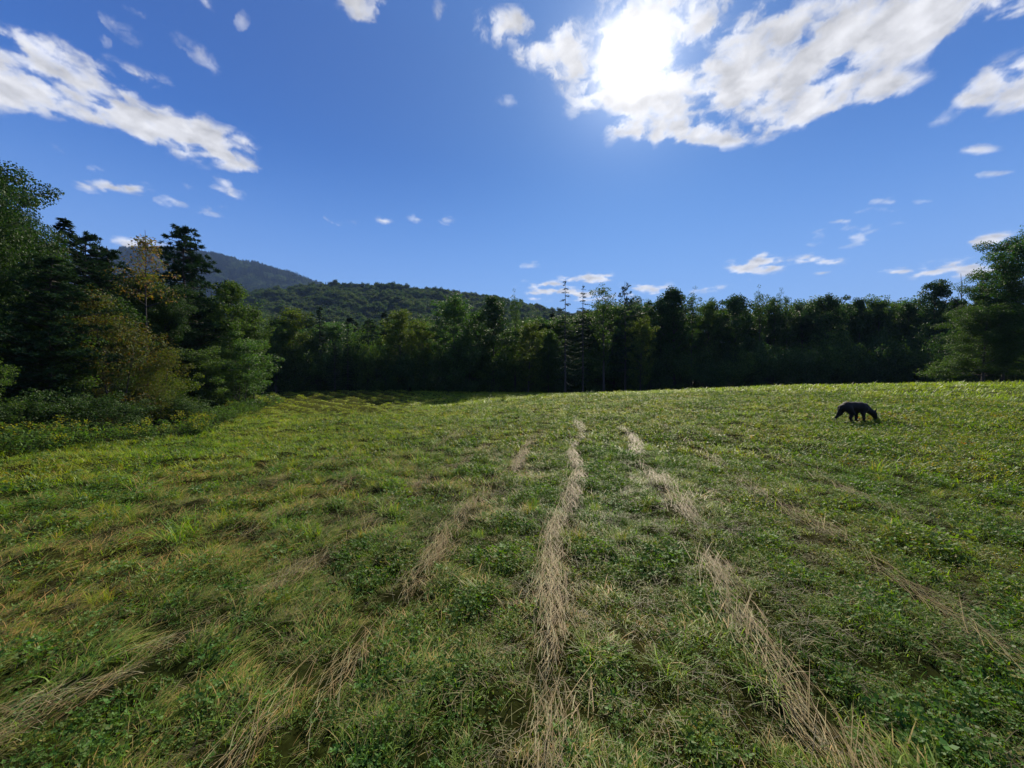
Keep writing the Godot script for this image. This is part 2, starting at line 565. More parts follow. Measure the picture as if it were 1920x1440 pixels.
func weed_clump(seed_: int, stems: int, tall: float, plume: float) -> Array:
	rng.seed = seed_
	var m := Collect.new()
	var bloom := Collect.new()
	var green := [lin(0.07, 0.13, 0.025), lin(0.05, 0.10, 0.025), lin(0.09, 0.14, 0.03)]
	for s in stems:
		var root := Vector3(r(-0.4, 0.4), -0.05, r(-0.4, 0.4))
		var top := root + Vector3(r(-0.25, 0.25), tall * r(0.55, 1.1), r(-0.25, 0.25))
		m.tube(PackedVector3Array([root, root.lerp(top, 0.6) + ball() * 0.03, top]), PackedFloat32Array([0.006, 0.005, 0.003]), 3, lin(0.06, 0.08, 0.03))
		for k in 24:
			var g := lerpf(0.12, 1.0, rng.randf())
			var way := (ball() + Vector3(0, 0.25, 0)).normalized()
			m.leaf(root.lerp(top, g), way, way.cross((Vector3.UP + ball() * 0.4).normalized()).normalized(), r(0.07, 0.15), 0.028, -0.1, vary(green[rng.randi() % 3], 0.25))
		if rng.randf() < plume:
			for k in 26:
				var p := top + Vector3(r(-0.09, 0.09), r(-0.16, 0.06), r(-0.09, 0.09))
				var way := ball()
				bloom.leaf(p, way, way.cross(ball()).normalized(), 0.045, 0.022, 0.0, vary(lin(0.22, 0.19, 0.02), 0.2))
	return [m.mesh(), bloom.mesh() if bloom.v.size() else null]


func make_protos() -> void:
	var maple := [lin(0.045, 0.085, 0.022), lin(0.06, 0.10, 0.025), lin(0.035, 0.07, 0.02)]
	var light := [lin(0.075, 0.125, 0.035), lin(0.06, 0.11, 0.03), lin(0.09, 0.13, 0.05)]
	var rusty := [lin(0.085, 0.10, 0.035), lin(0.06, 0.095, 0.025), lin(0.10, 0.105, 0.04), lin(0.085, 0.07, 0.03)]
	var red := [lin(0.17, 0.085, 0.04), lin(0.13, 0.10, 0.04), lin(0.085, 0.10, 0.03)]
	var needles := [lin(0.025, 0.05, 0.022), lin(0.035, 0.06, 0.025), lin(0.02, 0.04, 0.02)]
	var pine := [lin(0.03, 0.06, 0.028), lin(0.04, 0.07, 0.03)]
	# near trees: leaves of their true size
	protos.maple = broadleaf({"seed": 11, "h": 10.0, "w": 3.6, "base": 0.1, "shape": "round", "limbs": 50, "balls": 6, "ball": 0.62, "leaves": 260, "leaf": 0.09, "aspect": 0.8, "cols": maple})
	protos.aspen = broadleaf({"seed": 12, "h": 8.0, "w": 1.9, "base": 0.08, "shape": "upright", "limbs": 40, "balls": 4, "ball": 0.42, "leaves": 130, "leaf": 0.09, "aspect": 0.8, "cols": light + maple, "rise": 0.7})
	protos.thicket = broadleaf({"seed": 13, "h": 5.0, "w": 1.6, "base": 0.05, "shape": "round", "limbs": 54, "balls": 3, "ball": 0.36, "leaves": 130, "leaf": 0.085, "cols": light, "stems": 6, "rise": 0.3})
	protos.birch = broadleaf({"seed": 14, "h": 5.0, "w": 1.5, "base": 0.08, "shape": "upright", "limbs": 44, "balls": 4, "ball": 0.38, "leaves": 75, "leaf": 0.07, "cols": rusty + light, "stems": 2, "rise": 0.8, "thick": 0.01})
	protos.sapling = broadleaf({"seed": 15, "h": 5.0, "w": 1.5, "base": 0.03, "shape": "round", "limbs": 36, "balls": 4, "ball": 0.36, "leaves": 95, "leaf": 0.085, "cols": maple + light, "stems": 3, "rise": 0.4})
	protos.redtop = broadleaf({"seed": 16, "h": 10.0, "w": 1.5, "base": 0.62, "shape": "cone", "limbs": 26, "balls": 4, "ball": 0.3, "leaves": 22, "leaf": 0.11, "cols": red, "rise": 0.55, "thick": 0.007})
	protos.pine = white_pine({"seed": 17, "h": 11.0, "w": 2.3, "base": 0.12, "per": 11, "step": 0.36, "needles": 24, "needle": 0.2, "cols": pine})
	protos.spruce = spruce({"seed": 18, "h": 10.0, "w": 2.0, "base": 0.06, "per": 11, "step": 0.3, "spray": 0.28, "fine": 2.6, "cols": needles})
	protos.shrub = broadleaf({"seed": 19, "h": 2.2, "w": 1.1, "base": 0.02, "shape": "round", "limbs": 30, "balls": 3, "ball": 0.32, "leaves": 70, "leaf": 0.075, "cols": maple + light, "stems": 5, "rise": 0.4})
	# trees fifty metres off: fewer, larger leaves
	protos.far_round = broadleaf({"seed": 21, "h": 11.0, "w": 3.2, "base": 0.12, "shape": "round", "limbs": 44, "balls": 4, "ball": 0.62, "leaves": 110, "leaf": 0.18, "aspect": 0.8, "cols": maple})
	protos.far_tall = broadleaf({"seed": 22, "h": 12.0, "w": 2.5, "base": 0.15, "shape": "upright", "limbs": 46, "balls": 4, "ball": 0.5, "leaves": 95, "leaf": 0.17, "aspect": 0.8, "cols": maple, "rise": 0.7})
	protos.far_light = broadleaf({"seed": 23, "h": 11.0, "w": 2.9, "base": 0.1, "shape": "round", "limbs": 46, "balls": 4, "ball": 0.52, "leaves": 95, "leaf": 0.17, "aspect": 0.75, "cols": light + maple, "rise": 0.5})
	protos.far_sparse = broadleaf({"seed": 24, "h": 12.0, "w": 2.2, "base": 0.3, "shape": "vase", "limbs": 34, "balls": 4, "ball": 0.42, "leaves": 34, "leaf": 0.15, "aspect": 0.7, "cols": maple, "rise": 1.0})
	protos.far_lumpy = broadleaf({"seed": 25, "h": 13.0, "w": 3.0, "base": 0.1, "shape": "upright", "limbs": 30, "balls": 4, "ball": 0.75, "leaves": 140, "leaf": 0.18, "aspect": 0.8, "cols": maple, "rise": 0.4})
	protos.far_spruce = spruce({"seed": 26, "h": 12.0, "w": 2.1, "base": 0.04, "per": 8, "step": 0.5, "spray": 0.38, "fine": 2.0, "cols": needles})
	protos.far_thin_spruce = spruce({"seed": 27, "h": 14.0, "w": 2.1, "base": 0.1, "per": 5, "step": 0.75, "spray": 0.34, "fine": 2.2, "cols": needles, "gaps": 0.2, "droop": 0.45, "taper": 0.7})
	protos.far_pine = white_pine({"seed": 28, "h": 13.0, "w": 2.8, "base": 0.15, "per": 6, "step": 0.75, "needles": 12, "needle": 0.28, "cols": pine})
	protos.far_shrub = broadleaf({"seed": 29, "h": 3.2, "w": 1.9, "base": 0.02, "shape": "round", "limbs": 30, "balls": 3, "ball": 0.55, "leaves": 70, "leaf": 0.14, "cols": maple + light, "stems": 4, "rise": 0.4})
	protos.snag = bare_tree(30, 11.0)
	# trees on the hills
	protos.hill_round = broadleaf({"seed": 31, "h": 10.0, "w": 3.0, "base": 0.15, "shape": "round", "limbs": 26, "balls": 3, "ball": 1.2, "leaves": 26, "leaf": 0.62, "aspect": 0.9, "cols": light + maple})
	protos.hill_round_two = broadleaf({"seed": 32, "h": 11.0, "w": 3.2, "base": 0.15, "shape": "vase", "limbs": 24, "balls": 3, "ball": 1.3, "leaves": 26, "leaf": 0.62, "aspect": 0.9, "cols": maple})
	protos.hill_spruce = spruce({"seed": 33, "h": 14.0, "w": 2.3, "base": 0.05, "per": 7, "step": 0.9, "spray": 0.7, "fine": 1.6, "cols": needles, "fat": 0.45})
	for k in protos:
		protos[k] = {"wood": protos[k][0], "crown": protos[k][1], "size": 1.0}


const TALL := {"maple": 10.0, "aspen": 8.0, "thicket": 5.0, "birch": 5.0, "sapling": 5.0, "redtop": 10.0, "pine": 11.0, "spruce": 10.0, "shrub": 2.2, "far_round": 11.0, "far_tall": 12.0, "far_light": 11.0, "far_sparse": 12.0,
	"far_lumpy": 13.0, "far_spruce": 12.0, "far_thin_spruce": 14.0, "far_pine": 13.0, "far_shrub": 3.2, "snag": 11.0, "hill_round": 10.0, "hill_round_two": 11.0, "hill_spruce": 14.0}
const WIDE := {"maple": 4.2, "aspen": 2.2, "thicket": 1.9, "birch": 1.7, "sapling": 1.8, "redtop": 1.6, "pine": 2.4, "spruce": 1.9, "shrub": 1.4, "far_round": 3.9, "far_tall": 2.9, "far_light": 3.3, "far_sparse": 2.3,
	"far_lumpy": 3.6, "far_spruce": 2.0, "far_thin_spruce": 2.0, "far_pine": 2.8, "far_shrub": 2.4, "snag": 1.6, "hill_round": 4.0, "hill_round_two": 4.0, "hill_spruce": 2.2}


func tree(called: String, kind: String, at: Vector3, height: float, wide: float, turn: float, tint: String, label: String, category := "tree", group := "") -> Node3D:
	var o := Node3D.new()
	o.name = numbered(called)
	add_child(o)
	o.position = at
	var k: float = height / TALL[kind]
	var w: float = k if wide <= 0.0 else wide / WIDE[kind]
	o.transform.basis = Basis(Vector3.UP, turn).scaled(Vector3(w, k, w))
	put("trunk" if category == "tree" else "stems", protos[kind].wood, mats.bark, o)
	if protos[kind].crown:
		var conifer := kind.ends_with("spruce") or kind.ends_with("pine")
		put("crown" if category == "tree" else "foliage", protos[kind].crown, mats["needles" if conifer else tint], o)
	tag(o, label, category, group)
	return o


func tree_px(called: String, kind: String, px: float, top: float, half: float, d: float, turn: float, tint: String, label: String, category := "tree", group := "") -> Node3D:
	var at := spot(px, d)
	return tree(called, kind, at, EYE + (720.0 - top) / FOCAL * d - at.y, half / FOCAL * d, turn, tint, label, category, group)


# ---------------------------------------------------------------- many copies of one small mesh
func scatter(called: String, m: Mesh, mat: Material, where: Array, tints: Array, label: String, category: String) -> MultiMeshInstance3D:
	var mm := MultiMesh.new()
	mm.transform_format = MultiMesh.TRANSFORM_3D
	mm.use_colors = true
	mm.mesh = m
	mm.instance_count = where.size()
	for k in where.size():
		mm.set_instance_transform(k, where[k])
		mm.set_instance_color(k, tints[k])
	var o := MultiMeshInstance3D.new()
	o.name = numbered(called)
	o.multimesh = mm
	o.material_override = mat
	add_child(o)
	tag(o, label, category, "", "stuff")
	return o


# ---------------------------------------------------------------- grass, clover and straw
func grass_clump(seed_: int, count: int, spread: float, tall: float, wide: float, lay: float, col: Color, dry: float) -> ArrayMesh:
	rng.seed = seed_
	var m := Collect.new()
	for k in count:
		var t := rng.randf() * TAU
		var lean := Vector3(cos(t), 0, sin(t))
		if lay > 0.0:
			lean = (lean * (1.0 - lay) + Vector3(0, 0, -1) * lay + Vector3(r(-0.3, 0.3), 0, 0)).normalized()
			lean.y = 0.0
			lean = lean.normalized()
		var p := Vector3(r(-1, 1), 0, r(-1, 1)) * spread
		p.y = -0.012
		var base := vary(col, 0.28)
		if rng.randf() < dry:
			base = vary(lin(0.165, 0.14, 0.065), 0.25)
		m.blade(p, lean, tall * r(0.5, 1.25), wide * r(0.7, 1.3), r(0.45, 1.4) * (1.0 - 0.65 * lay), r(0.1, 0.6), base, Color(base.r * 1.15, base.g * 1.12, base.b))
	return m.mesh()


func clover_clump(seed_: int, count: int, spread: float, tall: float, size: float) -> ArrayMesh:
	rng.seed = seed_
	var m := Collect.new()
	for k in count:
		var p := Vector3(r(-1, 1), 0, r(-1, 1)) * spread
		p.y = tall * r(0.25, 1.1)
		var up := (Vector3.UP + ball() * 0.75).normalized()
		var turn := rng.randf() * TAU
		var a := up.cross(Vector3(cos(turn), 0.1, sin(turn))).normalized()
		var b := a.cross(up)
		var col := vary(lin(0.055, 0.115, 0.028), 0.3)
		if rng.randf() < 0.06:
			col = vary(lin(0.14, 0.13, 0.04), 0.3)
		var s := size * r(0.65, 1.25)
		for q in 3:
			var t := q * TAU / 3.0
			var way := (a * cos(t) + b * sin(t) + up * 0.25).normalized()
			m.leaf(p, way, way.cross(up).normalized(), s, s * 0.72, -0.12, vary(col, 0.1))
		m.leaf(Vector3(p.x, -0.01, p.z), (up * 0.2 + Vector3.UP).normalized(), Vector3(1, 0, 0), p.y + 0.01, 0.0025, 0.0, lin(0.06, 0.09, 0.03))
	return m.mesh()


func straw_clump(seed_: int, count: int, long: float) -> ArrayMesh:
	rng.seed = seed_
	var m := Collect.new()
	for k in count:
		var t := r(-0.38, 0.38) + (PI if rng.randf() < 0.5 else 0.0)
		if rng.randf() < 0.2:
			t = rng.randf() * TAU
		var lean := Vector3(sin(t), 0, -cos(t))
		var p := Vector3(r(-0.06, 0.06), r(0.0, 0.05), r(-0.14, 0.14)) - lean * long * 0.4
		var col := vary(lin(0.23, 0.178, 0.088), 0.42)
		var more := 2.0 if rng.randf() < 0.18 else 1.0
		m.blade(p, lean, long * more * r(0.4, 1.2), 0.0024 * r(0.7, 1.5), r(0.0, 0.35), r(0.05, 0.25), col, col)
	return m.mesh()


func stand(x: float, z: float, turn: float, size: float, tilt := 0.15) -> Transform3D:
	var b := Basis(Vector3.UP, turn) * Basis(Vector3(1, 0, 0), r(-tilt, tilt))
	return Transform3D(b.scaled(Vector3.ONE * size), Vector3(x, ground(x, z), z))


func row_off(x: float, z: float) -> float:            # metres from the nearest row of straw
	var s := x * cos(ROW_TURN) + z * sin(ROW_TURN) + 0.12 * patch.get_noise_2d(x * 0.4, z * 0.4)
	var best := 99.0
	for q in [-6.2, -4.9, -3.65, -2.43, -1.36, -0.22, 1.11, 2.38, 3.6, 4.9]:
		best = minf(best, absf(s - q))
	return best


func make_field() -> void:
	var greens := lin(0.062, 0.118, 0.016)
	var grass := [grass_clump(101, 26, 0.06, 0.07, 0.005, 0.0, greens, 0.08), grass_clump(102, 26, 0.07, 0.085, 0.0046, 0.25, lin(0.072, 0.118, 0.018), 0.15), grass_clump(103, 24, 0.07, 0.15, 0.0042, 0.7, lin(0.078, 0.115, 0.022), 0.25)]
	var coarse := [grass_clump(104, 24, 0.13, 0.12, 0.009, 0.0, lin(0.08, 0.13, 0.018), 0.04), grass_clump(105, 24, 0.14, 0.11, 0.010, 0.3, lin(0.085, 0.125, 0.02), 0.08)]
	var far := [grass_clump(106, 18, 0.32, 0.17, 0.026, 0.1, lin(0.085, 0.13, 0.02), 0.03)]
	var clover := [clover_clump(111, 34, 0.085, 0.055, 0.0145), clover_clump(112, 24, 0.085, 0.065, 0.018)]
	var clover_far := [clover_clump(113, 20, 0.14, 0.08, 0.03)]
	var straw := [straw_clump(121, 11, 0.16), straw_clump(122, 10, 0.2)]
	var tuft := [grass_clump(131, 90, 0.10, 0.30, 0.0055, 0.0, lin(0.075, 0.145, 0.018), 0.05)]
	var thatch := [straw_clump(123, 20, 0.075)]
	rng.seed = 5
	var spots := {}
	var tints := {}
	for key in ["g0", "g1", "g2", "c0", "c1", "f0", "k0", "k1", "kf", "h0", "t0"]:
		spots[key] = []
		tints[key] = []
	# rings: inner, outer, half angle, grass per square metre, clover per square metre, size
	var rings := [[0.5, 2.6, 1.5, 270, 150, 0.85], [2.6, 5.0, 1.25, 210, 110, 1.0], [5.0, 9.0, 1.12, 130, 75, 1.25], [9.0, 16.0, 1.05, 46, 26, 1.0], [16.0, 27.0, 1.02, 27, 11, 1.25], [27.0, 40.0, 1.0, 9, 0, 1.0], [40.0, 58.0, 1.0, 6, 0, 1.2]]
	for ring in rings:
		var area: float = ring[2] * (ring[1] * ring[1] - ring[0] * ring[0])
		for pass_ in 2:
			for k in int(area * ring[3 + pass_]):
				var d := sqrt(lerpf(ring[0] * ring[0], ring[1] * ring[1], rng.randf()))
				var ang := r(-ring[2], ring[2])
				var x := d * sin(ang)
				var z := -d * cos(ang)
				if not in_field(x, -z):
					continue
				var lush := patch.get_noise_2d(x, z)            # clover against grass
				var dryness := patch.get_noise_2d(x * 0.6 + 70.0, z * 0.6 - 30.0)
				var off := row_off(x, z)
				var worn := exp(-off * off / 0.02) * (1.0 if d < 14.0 else 0.35)
				if rng.randf() < worn * 0.42:
					continue
				var tone := 1.0 + 0.5 * dryness
				var warm := clampf(0.35 + 1.1 * dryness + 0.5 * worn, 0.0, 1.0)
				var col := Color(0.78, 0.95, 0.80).lerp(Color(1.16, 1.04, 1.0), warm) * (0.85 + 0.25 * tone)
				var sw := swath(x, -z)
				if sw > 0.3:
					col = col.lerp(Color(1.5, 1.42, 0.9), 0.7 * sw * (0.55 + 0.45 * row_wave(x, z)))
					if row_wave(x, z) < -0.2 and rng.randf() < 0.5 * sw:
						continue
				var size: float = ring[5] * r(0.75, 1.3) * maxf(0.55, 0.9 + 1.1 * bumps.get_noise_2d(x * 1.7 - 9.0, z * 1.7)) * (1.0 - 0.35 * worn)
				if sw > 0.3:
					size *= 1.0 - 0.45 * sw
				var key := ""
				if pass_ == 0:
					if d < 9.0:
						var lay := clampf(0.42 - x * 0.2 - lush, 0, 1)
						if rng.randf() < lay * 0.7:
							key = "g2"
						else:
							key = "g0" if rng.randf() < 0.5 else "g1"
					elif d < 27.0:
						key = "c0" if rng.randf() < 0.6 else "c1"
					else:
						key = "f0"
				else:
					if rng.randf() > 0.3 + 0.7 * smoothstep(-0.35, 0.3, lush + 0.05 * x):
						continue
					if rng.randf() < 0.005:
						col = Color(2.0, 0.9, 0.9)
					key = ("k0" if rng.randf() < 0.6 else "k1") if d < 9.0 else "kf"
				var turn := r(-0.8, 0.8) - ROW_TURN if key in ["g2", "g1", "c1"] else rng.randf() * TAU
				spots[key].append(stand(x, z, turn, size))
				tints[key].append(col)
	# dead bits lying between the plants
	for k in 3600:
		var d := sqrt(r(0.3, 56.0))
		var ang := r(-1.35, 1.35)
		var x := d * sin(ang)
		var z := -d * cos(ang)
		spots.h0.append(stand(x, z, rng.randf() * TAU, r(0.7, 1.5)))
		tints.h0.append(Color(0.62, 0.66, 0.5) * r(0.35, 0.9))
	# loose tufts of ranker grass
	for k in 1900:
		var d := sqrt(r(9.0, 1500.0))
		var ang := r(-1.0, 1.0)
		var x := d * sin(ang)
		var z := -d * cos(ang)
		if in_field(x, -z) and patch.get_noise_2d(x * 0.5, z * 0.5 + 50.0) > -0.02 + 0.012 * x:
			spots.t0.append(stand(x, z, rng.randf() * TAU, r(0.3, 0.7)))
			tints.t0.append(Color(r(0.8, 1.3), r(0.85, 1.1), 0.8))
	for k in 800:
		var t := r(3.5, 20.0)
		var x := r(-1.15, 0.45) * t
		if in_field(x, t) and patch.get_noise_2d(x * 0.7, t * 0.7 + 20.0) > -0.1:
			spots.t0.append(stand(x, -t, rng.randf() * TAU, r(0.35, 0.75)))
			tints.t0.append(Color(r(0.75, 1.35), r(0.8, 1.1), 0.8))
	scatter("short_grass", grass[0], mats.grass, spots.g0, tints.g0, "short upright grass blades growing all over the mown field", "grass")
	scatter("mown_grass", grass[1], mats.grass, spots.g1, tints.g1, "mown bent grass with dry blades mixed in, across the field", "grass")
	scatter("lying_grass", grass[2], mats.grass, spots.g2, tints.g2, "long combed-over grass lying flat in the left foreground", "grass")
	scatter("field_grass", coarse[0], mats.grass, spots.c0, tints.c0, "sunlit green grass of the middle field around the dog", "grass")
	scatter("stubble_grass", coarse[1], mats.grass, spots.c1, tints.c1, "pale leaning stubble of the middle field", "grass")
	scatter("distant_grass", far[0], mats.grass, spots.f0, tints.f0, "distant grass of the field below the far tree line", "grass")
	scatter("clover", clover[0], mats.clover, spots.k0, tints.k0, "low dark green clover leaves between the straw rows", "clover")
	scatter("tall_clover", clover[1], mats.clover, spots.k1, tints.k1, "larger clover leaves standing above the low clover", "clover")
	scatter("distant_clover", clover_far[0], mats.clover, spots.kf, tints.kf, "patches of clover in the middle of the field", "clover")
	scatter("rank_grass", tuft[0], mats.grass, spots.t0, tints.t0, "scattered small rank tufts of brighter grass over the field", "grass")
	scatter("dead_thatch", thatch[0], mats.straw, spots.h0, tints.h0, "short dead bits of hay lying between the plants in front", "thatch")
	# the rows of straw that the mower left
	var rows := [[-4.9, 5.0, 14.0, 26, "thin straw row at the far left of the foreground grass"], [-3.65, 3.4, 14.0, 40, "faint straw row beside the long lying grass"], [-2.43, 1.0, 9.0, 120, "long straw row running out of the bottom left corner of the field"], [-1.36, 1.2, 11.0, 95, "straw row left of the middle one, broken by green patches"], [-0.22, 1.2, 13.0, 135, "middle straw row running straight up the field"], [1.11, 1.4, 12.0, 105, "straw row right of the middle one, thickest near the camera"], [2.38, 2.0, 12.0, 46, "thin straw row at the right side of the foreground clover"], [3.6, 5.0, 14.0, 22, "sparse straw row nearest the dog"]]
	for q in rows:
		var where := []
		var cols := []
		var count := int(q[3] * (q[2] - q[1]) * 0.33)
		for k in count:
			var along: float = lerpf(q[1], q[2], pow(rng.randf(), 1.25))
			var s: float = q[0] + rng.randfn(0.0, 0.052) + 0.10 * sin(along * 1.3 + q[0])
			var x := s * cos(ROW_TURN) + along * sin(ROW_TURN)
			var z := s * sin(ROW_TURN) - along * cos(ROW_TURN)
			if patch.get_noise_2d(x * 2.0 + 40.0, z * 1.2) < r(-0.4, 0.2) + 0.2 * smoothstep(6.0, 13.0, along):
				continue
			var t := stand(x, z, -ROW_TURN + r(-0.35, 0.35), r(0.6, 1.15) * (1.0 + 0.05 * along))
			t.origin.y += r(0.01, 0.06)
			where.append(t)
			cols.append(Color(1, 1, 1) * r(0.7, 1.15))
		scatter("straw_row", straw[count % 2], mats.straw, where, cols, q[4], "straw")
	# the tufts that stand out
	var marked := [[790, 862, 0.34, "tall grass tuft at the right end of three tufts in mid field"], [735, 880, 0.28, "middle grass tuft of three in mid field"], [688, 890, 0.30, "left grass tuft of three in mid field"], [730, 975, 0.26, "bright yellow green grass tuft alone on the straw row"], [255, 915, 0.28, "dark grass mound below the brownish birch"], [415, 855, 0.26, "low grass tuft in front of the goldenrod"], [340, 1010, 0.34, "dark grass tuft beside the leftmost straw row"], [160, 905, 0.24, "small grass tuft nearest the left weeds"],
		[1655, 890, 0.34, "yellow green tuft shading a dark hollow below the dog"], [1345, 845, 0.30, "pale grass tuft in the open field left of the dog"], [1670, 750, 0.3, "bright green tuft just beyond the dog"], [1120, 1240, 0.2, "long bladed bright grass tuft among the clover in front"], [1260, 1260, 0.18, "second long bladed tuft among the clover, right of the first"], [1430, 1290, 0.18, "yellowing tuft beside the right straw row"]]
	for q in marked:
		var d: float = EYE * FOCAL / (q[1] - 720.0)
		for k in 6:
			var g := spot(q[0], d)
			d = (EYE - g.y) * FOCAL / maxf(q[1] - 720.0, 8.0)
			d = minf(d, 27.0)
		var o := put("grass_tuft", tuft[0], mats.grass)
		o.position = spot(q[0], d)
		var b: float = q[2] / 0.30
		o.transform.basis = Basis(Vector3.UP, rng.randf() * TAU).scaled(Vector3(b * 1.3, b, b * 1.3))
		tag(o, q[3], "grass tuft", "ranker tufts standing above the mown grass")


# ---------------------------------------------------------------- the ground sheet
func make_ground() -> void:
	var m := Collect.new()
	var sectors := 720
	var rads := PackedFloat32Array([0.0])
	var step := 0.22
	while rads[rads.size() - 1] < 3600.0:
		rads.append(rads[rads.size() - 1] + step)
		step = step if rads.size() < 30 else minf(step * 1.042, 0.45 if rads[rads.size() - 1] < 52.0 else 999.0)
	for a in rads.size():
		for b in sectors:
			var t := TAU * b / sectors
			var x := rads[a] * sin(t)
			var z := -rads[a] * cos(t)
			m.v.append(Vector3(x, ground(x, z), z))
			var e := maxf(0.1, rads[a] * 0.02)
			m.n.append(Vector3(ground(x - e, z) - ground(x + e, z), 2.0 * e, ground(x, z - e) - ground(x, z + e)).normalized())
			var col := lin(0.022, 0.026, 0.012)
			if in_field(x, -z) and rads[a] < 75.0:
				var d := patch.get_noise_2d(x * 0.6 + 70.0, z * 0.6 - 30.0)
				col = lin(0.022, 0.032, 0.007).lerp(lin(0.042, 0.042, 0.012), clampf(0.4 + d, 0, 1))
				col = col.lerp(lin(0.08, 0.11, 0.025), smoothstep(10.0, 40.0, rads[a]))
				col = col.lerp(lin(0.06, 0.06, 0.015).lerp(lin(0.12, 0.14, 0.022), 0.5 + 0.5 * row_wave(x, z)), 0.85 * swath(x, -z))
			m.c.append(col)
	for a in rads.size() - 1:
		for b in sectors:
			var p0 := a * sectors + b
			var p1 := a * sectors + (b + 1) % sectors
			m.i.append_array([p0, p0 + sectors, p1, p1, p0 + sectors, p1 + sectors])
	var nz := FastNoiseLite.new()
	nz.seed = 3
	nz.frequency = 0.02
	nz.fractal_octaves = 6
	var t := NoiseTexture2D.new()
	t.width = 1024
	t.height = 1024
	t.seamless = true
	t.noise = nz
	var g := Gradient.new()
	g.set_color(0, Color(0.45, 0.42, 0.36))
	g.set_color(1, Color(1, 1, 1))
	t.color_ramp = g
	var mat := StandardMaterial3D.new()
	mat.vertex_color_use_as_albedo = true
	mat.albedo_color = Color(0.25, 0.25, 0.25).linear_to_srgb()
	mat.albedo_texture = t
	mat.uv1_triplanar = true
	mat.uv1_world_triplanar = true
	mat.uv1_scale = Vector3.ONE * 0.7
	mat.roughness = 1.0
	mat.metallic_specular = 0.08
	var o := put("ground", m.mesh(), mat)
	tag(o, "rolling ground of the hay field, rising into wooded hills", "ground", "", "structure")


